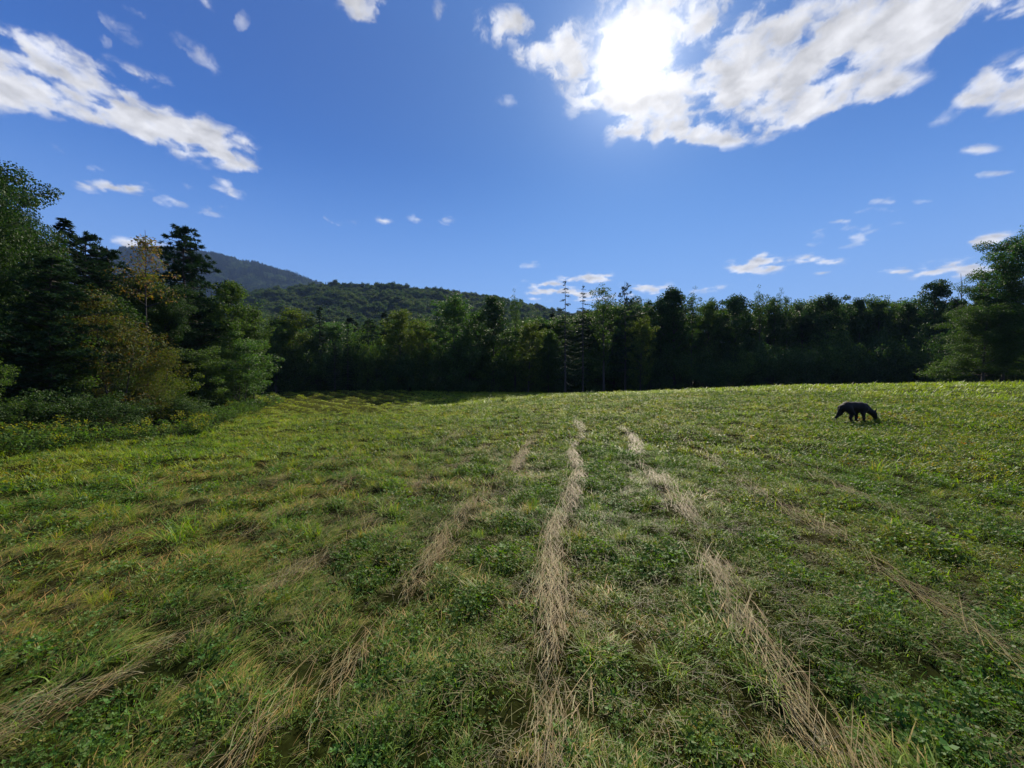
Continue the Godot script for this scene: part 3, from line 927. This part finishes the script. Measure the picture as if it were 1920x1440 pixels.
# ---------------------------------------------------------------- woods
func make_far_line() -> void:
	# px, top, half width in px, kind, metres ahead, tint, label
	var named := [
		[518, 588, 40, "far_tall", 50, "leaf_mid", "hardwood just behind the round thicket tree at the end of the left wood"],
		[552, 572, 44, "far_light", 52, "leaf_warm", "sunlit olive hardwood left of the layered spruce in the far tree line"],
		[600, 572, 34, "far_spruce", 54, "leaf_mid", "layered spruce standing between two hardwoods below the wooded hill"],
		[628, 640, 22, "far_spruce", 49, "leaf_dark", "small dark spruce left of the narrow spire"],
		[652, 607, 15, "far_spruce", 50, "leaf_dark", "narrow dark spire spruce in the far tree line"],
		[690, 590, 32, "far_pine", 53, "leaf_mid", "ragged pine right of the narrow dark spire"],
		[722, 582, 36, "far_spruce", 57, "leaf_dark", "broad dark spruce behind the yellow green hardwood"],
		[748, 575, 40, "far_light", 51, "leaf_warm", "yellow green hardwood under the low wooded ridge"],
		[796, 600, 36, "far_light", 50, "leaf_warm", "low bright hardwood left of the big grey green one"],
		[850, 552, 54, "far_light", 49, "leaf_cool", "big grey green hardwood under the dip of the ridge"],
		[890, 575, 34, "far_round", 53, "leaf_dark", "dark hardwood between the two big hardwoods"],
		[926, 538, 52, "far_lumpy", 50, "leaf_dark", "big dark hardwood that tops the ridge at its right end"],
		[966, 546, 20, "far_sparse", 50, "leaf_mid", "slim pointed hardwood right of the big dark one"],
		[990, 600, 36, "far_light", 49, "leaf_warm", "low bright hardwood below the right end of the ridge"],
		[1028, 612, 30, "far_round", 51, "leaf_mid", "low hardwood left of the two thin spruces"],
		[1060, 524, 30, "far_thin_spruce", 48, "leaf_dark", "tall thin spruce with open branches against the sky, left of two"],
		[1093, 533, 27, "far_thin_spruce", 50, "leaf_dark", "second tall spruce, right of the tall thin open one"],
		[1132, 525, 38, "far_sparse", 50, "leaf_mid", "sparse twiggy hardwood right of the two thin spruces"],
		[1172, 520, 40, "far_pine", 50, "leaf_mid", "ragged white pine with upswept top under the sun"],
		[1200, 592, 34, "far_light", 47, "leaf_warm", "pale leaved low tree below the ragged white pine"],
		[1236, 548, 42, "far_round", 51, "leaf_dark", "dark rounded hardwood right of the ragged pine"],
		[1264, 522, 46, "far_tall", 50, "leaf_dark", "tall feathery topped hardwood, highest right of the sun"],
		[1296, 542, 26, "far_sparse", 50, "leaf_mid", "sparse hardwood leaning off the tall feathery one"],
		[1326, 556, 30, "far_light", 52, "leaf_mid", "small hardwood in the gap left of the round topped one"],
		[1380, 541, 42, "far_round", 50, "leaf_dark", "round topped dark hardwood in the middle of the right tree line"],
		[1424, 538, 22, "far_sparse", 50, "leaf_mid", "first of three wispy hardwoods right of the round topped one"],
		[1450, 542, 20, "far_sparse", 51, "leaf_mid", "second of three wispy hardwoods in the right tree line"],
		[1476, 544, 20, "far_sparse", 50, "leaf_mid", "third of three wispy hardwoods in the right tree line"],
		[1504, 562, 28, "far_light", 52, "leaf_dark", "low hardwood between the wispy three and the dome shaped one"],
		[1546, 546, 46, "far_round", 49, "leaf_dark", "wide dome shaped hardwood in the right tree line"],
		[1610, 543, 26, "far_tall", 49, "leaf_dark", "upright hardwood right of the dome shaped one"],
		[1652, 550, 42, "far_light", 49, "leaf_mid", "broad lacy hardwood above the dog"],
		[1704, 560, 34, "far_round", 48, "leaf_dark", "low dark hardwood left of the tall two lobed one"],
		[1752, 507, 44, "far_lumpy", 45, "leaf_dark", "tall two lobed hardwood standing above the right tree line"],
		[1806, 512, 22, "snag", 44, "leaf_dark", "bare dead tree with forked branches at the right"],
		[1800, 550, 36, "far_round", 45, "leaf_dark", "dark hardwood under the bare dead tree"],
		[1838, 540, 40, "far_tall", 42, "leaf_dark", "hardwood between the dead tree and the great right edge tree"],
		[1940, 424, 108, "maple", 30, "leaf_cool", "great hardwood at the right edge, the tallest on that side"],
		[1880, 505, 66, "maple", 32, "leaf_mid", "hardwood tucked under the left side of the great right edge tree"],
		[1842, 572, 78, "maple", 31, "leaf_mid", "low spreading hardwood hanging over the field at the right"],
		[2070, 470, 110, "far_round", 34, "leaf_mid", "hardwood beyond the great right edge tree"],
	]
	var k := 0
	for q in named:
		var called: String = {"far_spruce": "spruce_tree", "far_thin_spruce": "spruce_tree", "far_pine": "pine_tree", "snag": "dead_tree"}.get(q[3], "hardwood_tree")
		tree_px(called, q[3], q[0], q[1], q[2], q[4] * lerpf(0.9, 1.0, smoothstep(1100.0, 1240.0, q[0])), k * 1.9, q[5], q[6])
		k += 1
	# the rows behind, which close the gaps
	rng.seed = 77
	var kinds := ["far_round", "far_light", "far_spruce", "far_light", "far_lumpy"]
	var depth := 0
	for row in [[55.0, 22.0], [61.0, 26.0], [70.0, 34.0]]:
		var px := 380.0
		while px < 2150.0:
			var d: float = row[0] + r(-2.5, 2.5) - 10.0 * smoothstep(1400.0, 2000.0, px)
			var top := 600.0 + r(-16.0, 26.0) - depth * 3.0 - 24.0 * smoothstep(1010.0, 1070.0, px)
			var kind: String = kinds[rng.randi() % 5]
			if px < 1000.0:
				top += 12.0
			later(tree_px("wood_tree", kind, px, top, r(40.0, 66.0), d, rng.randf() * TAU, ["leaf_mid", "leaf_dark", "leaf_cool"][rng.randi() % 3], "", "tree", "trees closing the gaps behind the far tree line"), "%s %s behind" % [{"far_spruce": "dark spruce", "far_light": "lighter hardwood", "far_lumpy": "uneven tall hardwood"}.get(kind, "rounded hardwood"), ["close", "farther", "farthest"][depth]])
			px += row[1] * r(1.1, 1.7)
		depth += 1
	# undergrowth at the foot of the far line
	for step in 2:
		var px := 470.0
		while px < 2120.0:
			var x := (px - 960.0) / FOCAL * 50.0
			var d := far_edge(x * far_edge(x) / 50.0) - 0.5 + step * 2.5 - (5.0 if px > 1750.0 else 0.0)
			later(tree_px("wood_shrub", "far_shrub", px, 655.0 - step * 22.0 + r(-22.0, 28.0), r(30.0, 48.0), d, rng.randf() * TAU, ["leaf_mid", "leaf_dark"][rng.randi() % 2], "", "shrub", "undergrowth at the foot of the far tree line"), ["low shrub at the foot of", "shaded shrub behind"][step])
			px += r(26.0, 44.0)
	tree_px("edge_shrub", "far_shrub", 1000, 712, 34, 46, 0.4, "leaf_warm", "small sunlit shrub at the field edge below the two thin spruces", "shrub")
	tree_px("edge_shrub", "far_shrub", 690, 718, 26, 50, 1.4, "leaf_warm", "small pale shrub where the lower field meets the tree line", "shrub")
	tree_px("weed_plant", "shrub", 943, 738, 8, 27, 0.4, "leaf_warm", "single leafy weed sticking up from the crest of the field", "weed")


func make_left_wood() -> void:
	var named := [
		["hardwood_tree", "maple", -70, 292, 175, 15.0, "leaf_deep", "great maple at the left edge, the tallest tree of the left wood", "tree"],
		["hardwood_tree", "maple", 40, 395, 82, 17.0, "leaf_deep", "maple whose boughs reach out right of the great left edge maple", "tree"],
		["spruce_tree", "spruce", 122, 408, 80, 21.0, "leaf_dark", "dark spruce with the pointed top beside the left edge maples", "tree"],
		["spruce_tree", "pine", 162, 425, 84, 22.5, "leaf_dark", "second dark spruce, right of the pointed one", "tree"],
		["pine_tree", "pine", 200, 452, 80, 24.0, "leaf_dark", "lower dark pine left of the red topped tree", "tree"],
		["hardwood_tree", "sapling", 232, 492, 70, 22.0, "leaf_rust", "reddish brown hardwood behind the rusty birch", "tree"],
		["hardwood_tree", "redtop", 276, 405, 56, 20.0, "leaf_plain", "thin tree with orange red leaves at its bare top", "tree"],
		["hardwood_tree", "aspen", 276, 485, 52, 21.5, "leaf_warm", "olive hardwood below the orange red top", "tree"],
		["pine_tree", "pine", 345, 414, 92, 24.5, "leaf_dark", "tall white pine with layered boughs standing above the left wood", "tree"],
		["hardwood_tree", "aspen", 436, 506, 70, 25.5, "leaf_mid", "upright light green aspen at the right end of the left wood", "tree"],
		["hardwood_tree", "aspen", 476, 560, 40, 27.5, "leaf_mid", "narrow aspen behind the round thicket tree", "tree"],
		["hardwood_tree", "thicket", 452, 612, 72, 24.5, "leaf_cool", "round many stemmed thicket tree at the end of the left wood", "tree"],
		["hardwood_tree", "thicket", 392, 640, 60, 22.5, "leaf_mid", "darker thicket tree left of the round one", "tree"],
		["birch_tree", "birch", 222, 536, 92, 14.5, "leaf_rust", "rusty yellow birch with pale leaf tips in the left wood", "tree"],
		["birch_tree", "birch", 290, 640, 50, 15.5, "leaf_warm", "smaller yellow green birch leaning right of the rusty one", "tree"],
		["hardwood_tree", "sapling", 120, 580, 80, 13.5, "leaf_mid", "green sapling with a lit crown left of the rusty birch", "tree"],
		["hardwood_tree", "sapling", 40, 560, 80, 12.5, "leaf_deep", "dark sapling under the left edge maples", "tree"],
		["hardwood_tree", "sapling", -20, 640, 66, 10.2, "leaf_mid", "leafy sapling cut by the left edge of the view", "tree"],
		["wood_shrub", "shrub", 330, 690, 52, 17.5, "leaf_warm", "yellow green shrub in the dark gap below the white pine", "shrub"],
		["wood_shrub", "shrub", 300, 730, 40, 16.5, "leaf_mid", "small shrub left of the yellow green one", "shrub"],
		["wood_shrub", "shrub", 150, 735, 60, 12.2, "leaf_dark", "low shrub at the foot of the green sapling", "shrub"],
		["wood_shrub", "shrub", 235, 745, 54, 13.2, "leaf_dark", "low shrub at the foot of the rusty birch", "shrub"],
		["wood_shrub", "shrub", 30, 730, 62, 11.0, "leaf_dark", "low shrub behind the weeds at the left edge", "shrub"],
	]
	var k := 0
	for q in named:
		tree_px(q[0], q[1], q[2], q[3], q[4], q[5], k * 2.3, q[6], q[7], q[8])
		k += 1
	# the inside of the wood
	rng.seed = 91
	var kinds := ["maple", "spruce", "sapling", "aspen", "pine"]
	for j in 44:
		var t := r(3.0, 40.0)
		var x := edge_of_left_wood(minf(t, 29.0)) - r(2.8, 17.0) - (0.0 if t < 29.0 else (t - 29.0) * 0.5)
		if (x - edge_of_left_wood(t)) > -1.8:
			continue
		var kind: String = kinds[rng.randi() % 5]
		var px := 960.0 + x / t * FOCAL
		var limit := 470.0
		if px > 400.0:
			limit = 580.0
		elif px > 180.0:
			limit = 530.0
		elif px < 60.0:
			limit = 330.0
		var most := EYE + (720.0 - limit) / FOCAL * t
		var height := minf(r(5.5, 10.0), maxf(most, 3.0))
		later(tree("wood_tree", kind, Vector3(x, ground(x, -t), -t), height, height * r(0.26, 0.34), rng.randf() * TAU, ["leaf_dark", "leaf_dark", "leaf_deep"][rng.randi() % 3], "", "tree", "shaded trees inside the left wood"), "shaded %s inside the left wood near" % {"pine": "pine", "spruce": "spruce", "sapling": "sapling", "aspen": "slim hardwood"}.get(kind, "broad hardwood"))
	for j in 22:
		var t := r(7.5, 29.0)
		var x := edge_of_left_wood(t) - r(1.0, 4.5)
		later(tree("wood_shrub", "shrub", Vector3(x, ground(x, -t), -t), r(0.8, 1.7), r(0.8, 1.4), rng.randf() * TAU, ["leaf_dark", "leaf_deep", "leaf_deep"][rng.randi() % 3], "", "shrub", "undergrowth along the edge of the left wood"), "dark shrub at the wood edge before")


func weed(from: Array) -> Node3D:
	var o := Node3D.new()
	o.name = numbered("weed_clump")
	add_child(o)
	put("stems", from[0], mats.leaf_plain, o)
	if from[1]:
		put("flowers", from[1], mats.leaf_plain, o)
	return o


func make_weeds() -> void:
	var plain := weed_clump(41, 15, 0.75, 0.0)
	var golden := weed_clump(42, 15, 0.85, 0.55)
	rng.seed = 12
	# px, foot, size, golden, label
	var named := [[20, 852, 1.0, 0, "weed clump at the left edge of the view, lowest of the weeds"], [70, 846, 0.95, 1, "weed clump with faded yellow tips near the left edge"], [110, 838, 1.0, 1, "yellow tipped weed clump below the green sapling"], [150, 838, 0.9, 0, "green weed clump at the right end of the left edge weeds"], [290, 812, 0.8, 0, "low weed clump left of the goldenrod"], [330, 808, 0.85, 0, "weed clump touching the goldenrod on its left"], [362, 812, 0.95, 1, "goldenrod clump in yellow flower, brightest of the weeds"], [395, 808, 0.9, 1, "second goldenrod clump right of the brightest one"], [405, 785, 1.0, 0, "tall green weed clump behind the goldenrod"], [440, 782, 0.9, 0, "green weed clump below the round thicket tree"], [470, 776, 0.8, 0, "weed clump at the right end under the thicket tree"]]
	for q in named:
		var d: float = EYE * FOCAL / (q[1] - 720.0)
		var o := weed(golden if q[3] else plain)
		o.position = spot(q[0], d)
		o.transform.basis = Basis(Vector3.UP, rng.randf() * TAU).scaled(Vector3(1.35, 0.9, 1.35) * q[2])
		tag(o, q[4], "weeds", "weeds along the edge of the left wood")
	for j in 42:
		var t := r(7.0, 29.0)
		var x := edge_of_left_wood(t) + r(-1.0, 0.25)
		var yellow := rng.randf() < 0.15
		var o := weed(golden if yellow else plain)
		o.position = Vector3(x, ground(x, -t), -t)
		var s := r(0.6, 1.05)
		o.transform.basis = Basis(Vector3.UP, rng.randf() * TAU).scaled(Vector3(1.3, 0.85, 1.3) * s)
		tag(o, "", "weeds", "weeds along the edge of the left wood")
		later(o, "%s weed clump in the strip below" % ("yellow flowered" if yellow else "green"))


func make_hills() -> void:
	rng.seed = 55
	var near := []
	var sets := {"hill_round": [[], []], "hill_round_two": [[], []], "hill_spruce": [[], []]}
	var far_sets := {"hill_round": [[], []], "hill_spruce": [[], []]}
	# the low ridge and the slope below it
	for k in 26000:
		var d := 78.0 + 560.0 * pow(rng.randf(), 0.75)
		var x := r(-0.82, 0.42) * d
		if rng.randf() > clampf(0.45 + d / 700.0, 0, 1):
			continue
		var z := -d
		var h := hills(x, z)
		var mix := broad.get_noise_2d(x * 0.25 + 300.0, z * 0.25)
		var ridge := smoothstep(96.0, 118.0, h)
		var kind := "hill_spruce" if rng.randf() < clampf(0.05 + ridge * 0.8 + maxf(0.0, mix - 0.25) * 2.0, 0, 0.9) else ("hill_round" if rng.randf() < 0.55 else "hill_round_two")
		var size := r(0.8, 1.25)
		if d < 110.0:
			size *= 0.8
		if kind == "hill_spruce":
			size *= 0.68
		var t := Transform3D(Basis(Vector3.UP, rng.randf() * TAU).scaled(Vector3(size, size * r(0.85, 1.15), size)), Vector3(x, ground(x, z) - 0.5, z))
		var warm := clampf(0.5 + mix + r(-0.3, 0.3), 0, 1)
		var col := Color(0.8, 0.95, 1.0).lerp(Color(1.25, 1.05, 0.8), warm) * r(0.8, 1.15)
		var seen_at := 720.0 - (t.origin.y + 9.0 * size - EYE) / d * FOCAL
		if d < 330.0 and x > -0.6 * d and x < 0.06 * d and seen_at < 597.0:
			near.append([d, kind, t, col])
			continue
		sets[kind][0].append(t)
		sets[kind][1].append(col)
	near.sort_custom(func(a, b): return a[0] < b[0])
	for k in range(150, near.size()):
		sets[near[k][1]][0].append(near[k][2])
		sets[near[k][1]][1].append(near[k][3])
	near.resize(mini(150, near.size()))
	var words := {"hill_round": "slope_forest", "hill_round_two": "slope_forest", "hill_spruce": "ridge_spruces"}
	var tells := {"hill_round": "light green hardwood forest covering the lower wooded slope", "hill_round_two": "dark green hardwood crowns filling the wooded slope and low ridge", "hill_spruce": "dark spruces along the crest of the low ridge"}
	for k in sets:
		scatter(words[k], protos[k].crown, mats.leaf_hill, sets[k][0], sets[k][1], tells[k], "forest")
	for q in near:
		var o := Node3D.new()
		o.name = numbered("slope_tree")
		add_child(o)
		o.transform = q[2]
		put("trunk", protos[q[1]].wood, mats.bark, o)
		put("crown", protos[q[1]].crown, mats.leaf_hill, o)
		tag(o, "", "tree", "forest trees low on the wooded slope")
		later(o, "%s on the slope above" % ("spruce" if q[1] == "hill_spruce" else ("light crowned tree" if q[1] == "hill_round" else "dark crowned tree")))
	# the mountain behind
	for k in 30000:
		var d := r(620.0, 1560.0)
		var x := r(-1.02, -0.12) * d
		var z := -d
		var h := hills(x, z)
		if h < 25.0:
			continue
		var mix := broad.get_noise_2d(x * 0.09 + 40.0, z * 0.09)
		if h > 380.0 and absf(x + 920.0) < 26.0 and absf(z + 1290.0) < 60.0:
			continue                                       # a clearing
		var kind := "hill_spruce" if rng.randf() < clampf(0.15 + (h - 200.0) / 330.0 + mix * 1.2, 0.03, 0.95) else "hill_round"
		var size := r(1.1, 1.7)
		far_sets[kind][0].append(Transform3D(Basis(Vector3.UP, rng.randf() * TAU).scaled(Vector3(size * 1.25, size, size * 1.25)), Vector3(x, h - 1.0, z)))
		far_sets[kind][1].append(Color(0.85, 0.95, 0.95).lerp(Color(1.15, 1.0, 0.85), rng.randf()) * r(0.8, 1.15))
	scatter("mountain_forest", protos.hill_round.crown, mats.leaf_hill, far_sets.hill_round[0], far_sets.hill_round[1], "hazy hardwood forest on the flanks of the mountain at the left", "forest")
	scatter("mountain_spruces", protos.hill_spruce.crown, mats.leaf_hill, far_sets.hill_spruce[0], far_sets.hill_spruce[1], "hazy dark spruces on the upper mountain at the left", "forest")


# ---------------------------------------------------------------- the dog
func make_dog() -> void:
	var tan_ := Color(0.62, 0.30, 0.12)
	var black := Color(0.04, 0.037, 0.035)
	# chains of joints: x forward, y up, z to the dog's right; the fourth number is the radius
	var chains := [
		[[-0.56, 0.47, 0, 0.105], [-0.44, 0.505, 0, 0.135], [-0.22, 0.485, 0, 0.138], [-0.02, 0.445, 0, 0.165], [0.10, 0.43, 0, 0.145], [0.22, 0.375, 0, 0.105], [0.34, 0.29, 0, 0.08], [0.435, 0.225, 0, 0.084], [0.475, 0.165, 0, 0.064], [0.50, 0.085, 0, 0.044], [0.508, 0.05, 0, 0.036]],
		[[0.06, 0.40, 0.085, 0.085], [-0.01, 0.27, 0.095, 0.056], [0.012, 0.13, 0.09, 0.036], [0.0, 0.05, 0.09, 0.03], [0.04, 0.022, 0.09, 0.034]],
		[[0.04, 0.40, -0.085, 0.085], [-0.05, 0.27, -0.095, 0.056], [-0.045, 0.13, -0.09, 0.036], [-0.07, 0.05, -0.09, 0.03], [-0.03, 0.022, -0.09, 0.034]],
		[[-0.50, 0.45, 0.07, 0.12], [-0.38, 0.29, 0.10, 0.07], [-0.445, 0.16, 0.095, 0.038], [-0.415, 0.06, 0.09, 0.03], [-0.37, 0.022, 0.09, 0.034]],
		[[-0.54, 0.44, -0.07, 0.115], [-0.58, 0.28, -0.10, 0.062], [-0.72, 0.175, -0.095, 0.034], [-0.80, 0.06, -0.09, 0.03], [-0.77, 0.022, -0.09, 0.033]],
		[[-0.60, 0.49, 0, 0.045], [-0.65, 0.41, -0.02, 0.04], [-0.685, 0.29, -0.06, 0.036], [-0.735, 0.19, -0.08, 0.02]],
		[[0.425, 0.285, 0.05, 0.036], [0.49, 0.365, 0.066, 0.011]],
		[[0.425, 0.285, -0.05, 0.036], [0.49, 0.365, -0.066, 0.011]],
	]
	var cell := 0.017
	var low := Vector3(-0.93, -0.05, -0.24)
	var nx := 92
	var ny := 45
	var nz := 29
	var field := PackedFloat32Array()
	field.resize(nx * ny * nz)
	field.fill(9.0)
	for chain in chains:
		for b in chain.size() - 1:
			var a := Vector3(chain[b][0], chain[b][1], chain[b][2])
			var e := Vector3(chain[b + 1][0], chain[b + 1][1], chain[b + 1][2])
			var ra: float = chain[b][3]
			var rb: float = chain[b + 1][3]
			var reach := maxf(ra, rb) + 0.09
			var lo := ((Vector3(minf(a.x, e.x), minf(a.y, e.y), minf(a.z, e.z)) - Vector3.ONE * reach - low) / cell).floor()
			var hi := ((Vector3(maxf(a.x, e.x), maxf(a.y, e.y), maxf(a.z, e.z)) + Vector3.ONE * reach - low) / cell).ceil()
			var along := e - a
			var len2 := along.length_squared()
			for z in range(maxi(0, int(lo.z)), mini(nz, int(hi.z) + 1)):
				for y in range(maxi(0, int(lo.y)), mini(ny, int(hi.y) + 1)):
					for x in range(maxi(0, int(lo.x)), mini(nx, int(hi.x) + 1)):
						var p := low + Vector3(x, y, z) * cell
						var t := clampf((p - a).dot(along) / len2, 0, 1)
						var d := p.distance_to(a + along * t) - lerpf(ra, rb, t)
						var at := (z * ny + y) * nx + x
						var was := field[at]
						var s := 0.028
						var hh := maxf(s - absf(was - d), 0.0) / s
						field[at] = minf(was, d) - hh * hh * s * 0.25
	var m := Collect.new()
	var index := {}
	for z in nz - 1:
		for y in ny - 1:
			for x in nx - 1:
				var base := (z * ny + y) * nx + x
				var sum := Vector3.ZERO
				var hits := 0
				var vals := []
				var below := 0
				for q in 8:
					var f := field[base + (q & 1) + ((q >> 1) & 1) * nx + (q >> 2) * nx * ny]
					vals.append(f)
					if f < 0.0:
						below += 1
				if below == 0 or below == 8:
					continue
				for q in 8:
					for ax in [1, 2, 4]:
						if q & ax:
							continue
						var f0: float = vals[q]
						var f1: float = vals[q | ax]
						if (f0 < 0.0) != (f1 < 0.0):
							var t := f0 / (f0 - f1)
							var c0 := Vector3(q & 1, (q >> 1) & 1, q >> 2)
							var c1 := Vector3((q | ax) & 1, ((q | ax) >> 1) & 1, (q | ax) >> 2)
							sum += c0.lerp(c1, t)
							hits += 1
				index[base] = m.v.size()
				var p := low + (Vector3(x, y, z) + sum / hits) * cell
				m.v.append(p)
				m.n.append(Vector3(vals[1] + vals[3] + vals[5] + vals[7] - vals[0] - vals[2] - vals[4] - vals[6], vals[2] + vals[3] + vals[6] + vals[7] - vals[0] - vals[1] - vals[4] - vals[5], vals[4] + vals[5] + vals[6] + vals[7] - vals[0] - vals[1] - vals[2] - vals[3]).normalized())
				m.c.append(tan_ if p.x < -0.70 and p.y < 0.13 and p.z < 0.0 else black)
	for z in range(1, nz - 1):
		for y in range(1, ny - 1):
			for x in range(1, nx - 1):
				var base := (z * ny + y) * nx + x
				var f0 := field[base]
				for ax in 3:
					var f1 := field[base + [1, nx, nx * ny][ax]]
					if (f0 < 0.0) == (f1 < 0.0):
						continue
					var u: int = [nx, nx * ny, 1][ax]
					var w: int = [nx * ny, 1, nx][ax]
					var q0: int = index[base - u - w]
					var q1: int = index[base - w]
					var q2: int = index[base]
					var q3: int = index[base - u]
					if f0 < 0.0:
						m.i.append_array([q0, q2, q1, q0, q3, q2])
					else:
						m.i.append_array([q0, q1, q2, q0, q2, q3])
	var fur := StandardMaterial3D.new()
	fur.vertex_color_use_as_albedo = true
	fur.albedo_color = Color(0.25, 0.25, 0.25).linear_to_srgb()
	fur.roughness = 0.75
	fur.metallic_specular = 0.3
	fur.rim_enabled = true
	fur.rim = 0.1
	var o := Node3D.new()
	o.name = "dog"
	add_child(o)
	put("body", m.mesh(), fur, o)
	var dark := StandardMaterial3D.new()
	dark.albedo_color = Color(0.06, 0.04, 0.03)
	dark.roughness = 0.15
	for s in [-1.0, 1.0]:
		var ball_ := SphereMesh.new()
		ball_.radius = 0.011
		ball_.height = 0.022
		ball_.radial_segments = 10
		ball_.rings = 6
		put("eye", ball_, dark, o).position = Vector3(0.498, 0.205, 0.056 * s)
	var nose := SphereMesh.new()
	nose.radius = 0.018
	nose.height = 0.03
	nose.radial_segments = 12
	nose.rings = 8
	put("nose", nose, dark, o).position = Vector3(0.528, 0.03, 0)
	var at := spot(1614, 12.2)
	o.position = at + Vector3(0, 0.045, 0)
	o.transform.basis = Basis(Vector3.UP, 0.1).scaled(Vector3.ONE * 1.03) * Basis(Vector3(0, 0, 1), 0.05)
	tag(o, "black dog walking with its nose down in the grass", "dog")


# ---------------------------------------------------------------- everything, in order
func _ready() -> void:
	# camera
	var cam := Camera3D.new()
	cam.name = "camera"
	cam.fov = rad_to_deg(2.0 * atan(720.0 / FOCAL))
	cam.near = 0.05
	cam.far = 8000.0
	cam.position = Vector3(0, EYE, 0)
	add_child(cam)
	cam.current = true
	# noises
	bumps.seed = 1
	bumps.frequency = 0.9
	bumps.fractal_octaves = 3
	broad.seed = 2
	broad.frequency = 0.13
	broad.fractal_octaves = 3
	patch.seed = 4
	patch.frequency = 0.55
	patch.fractal_octaves = 4
	cloud_noise.seed = 6
	cloud_noise.noise_type = FastNoiseLite.TYPE_SIMPLEX_SMOOTH
	cloud_noise.frequency = 4.6
	cloud_noise.fractal_octaves = 6
	cloud_noise.fractal_gain = 0.55
	cloud_noise.domain_warp_enabled = true
	cloud_noise.domain_warp_amplitude = 0.12
	cloud_noise.domain_warp_frequency = 2.0
	cloud_broad.seed = 9
	cloud_broad.frequency = 0.55
	cloud_broad.fractal_octaves = 2
	# sky, sun, air, exposure
	sun_way = Vector3((1190.0 - 960.0) / FOCAL, (720.0 - 108.0) / FOCAL, -1.0).normalized()
	var env := Environment.new()
	env.background_mode = Environment.BG_SKY
	env.sky = make_sky()
	env.tonemap_mode = Environment.TONE_MAPPER_LINEAR
	env.tonemap_exposure = 1.6
	env.fog_enabled = true
	env.fog_light_color = Color(0.62, 0.76, 1.0)
	env.fog_density = 0.00013
	env.sdfgi_enabled = true
	env.ssao_enabled = true
	env.ssil_enabled = true
	var we := WorldEnvironment.new()
	we.name = "world_environment"
	we.environment = env
	add_child(we)
	var sun := DirectionalLight3D.new()
	sun.name = "sun"
	sun.light_color = Color(1.0, 0.95, 0.87)
	sun.light_energy = 1.6
	sun.light_angular_distance = 0.5
	sun.shadow_enabled = true
	sun.sky_mode = DirectionalLight3D.SKY_MODE_LIGHT_ONLY
	add_child(sun)
	sun.look_at_from_position(sun_way * 50.0, Vector3.ZERO, Vector3.UP)
	# materials of leaves, grass and bark
	leaf_material("leaf_plain", Color(1.35, 1.4, 1.2), 0.6, Color(0.95, 1.0, 0.55), 0.28)
	leaf_material("leaf_mid", Color(1.25, 1.2, 1.1), 0.6, Color(0.92, 1.0, 0.55), 0.28)
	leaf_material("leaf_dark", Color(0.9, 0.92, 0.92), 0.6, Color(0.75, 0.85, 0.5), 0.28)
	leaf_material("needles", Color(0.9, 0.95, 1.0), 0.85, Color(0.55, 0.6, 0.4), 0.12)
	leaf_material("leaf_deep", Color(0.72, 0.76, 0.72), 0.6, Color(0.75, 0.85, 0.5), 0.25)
	leaf_material("leaf_cool", Color(1.15, 1.22, 1.2), 0.55, Color(0.88, 1.0, 0.6), 0.32)
	leaf_material("leaf_warm", Color(1.4, 1.25, 0.9), 0.6, Color(1.0, 1.0, 0.5), 0.28)
	leaf_material("leaf_rust", Color(1.1, 1.0, 0.9), 0.6, Color(1.0, 0.92, 0.55), 0.28)
	leaf_material("leaf_hill", Color(1.0, 0.95, 0.9), 0.7, Color(0.95, 1.0, 0.55), 0.3)
	leaf_material("grass", Color(2.5, 2.12, 2.0), 0.48, Color(1.0, 1.0, 0.42), 0.34)
	leaf_material("clover", Color(1.75, 1.5, 1.2), 0.52, Color(1.0, 1.0, 0.4), 0.3)
	leaf_material("straw", Color(1.35, 1.32, 1.3), 0.55, Color(0.7, 0.66, 0.6), 0.3)
	bark_material("bark", Color(0.10, 0.085, 0.07))
	# the land, the woods, the field, the dog
	make_ground()
	make_protos()
	make_hills()
	make_far_line()
	make_left_wood()
	make_weeds()
	make_field()
	make_dog()
	settle_labels()
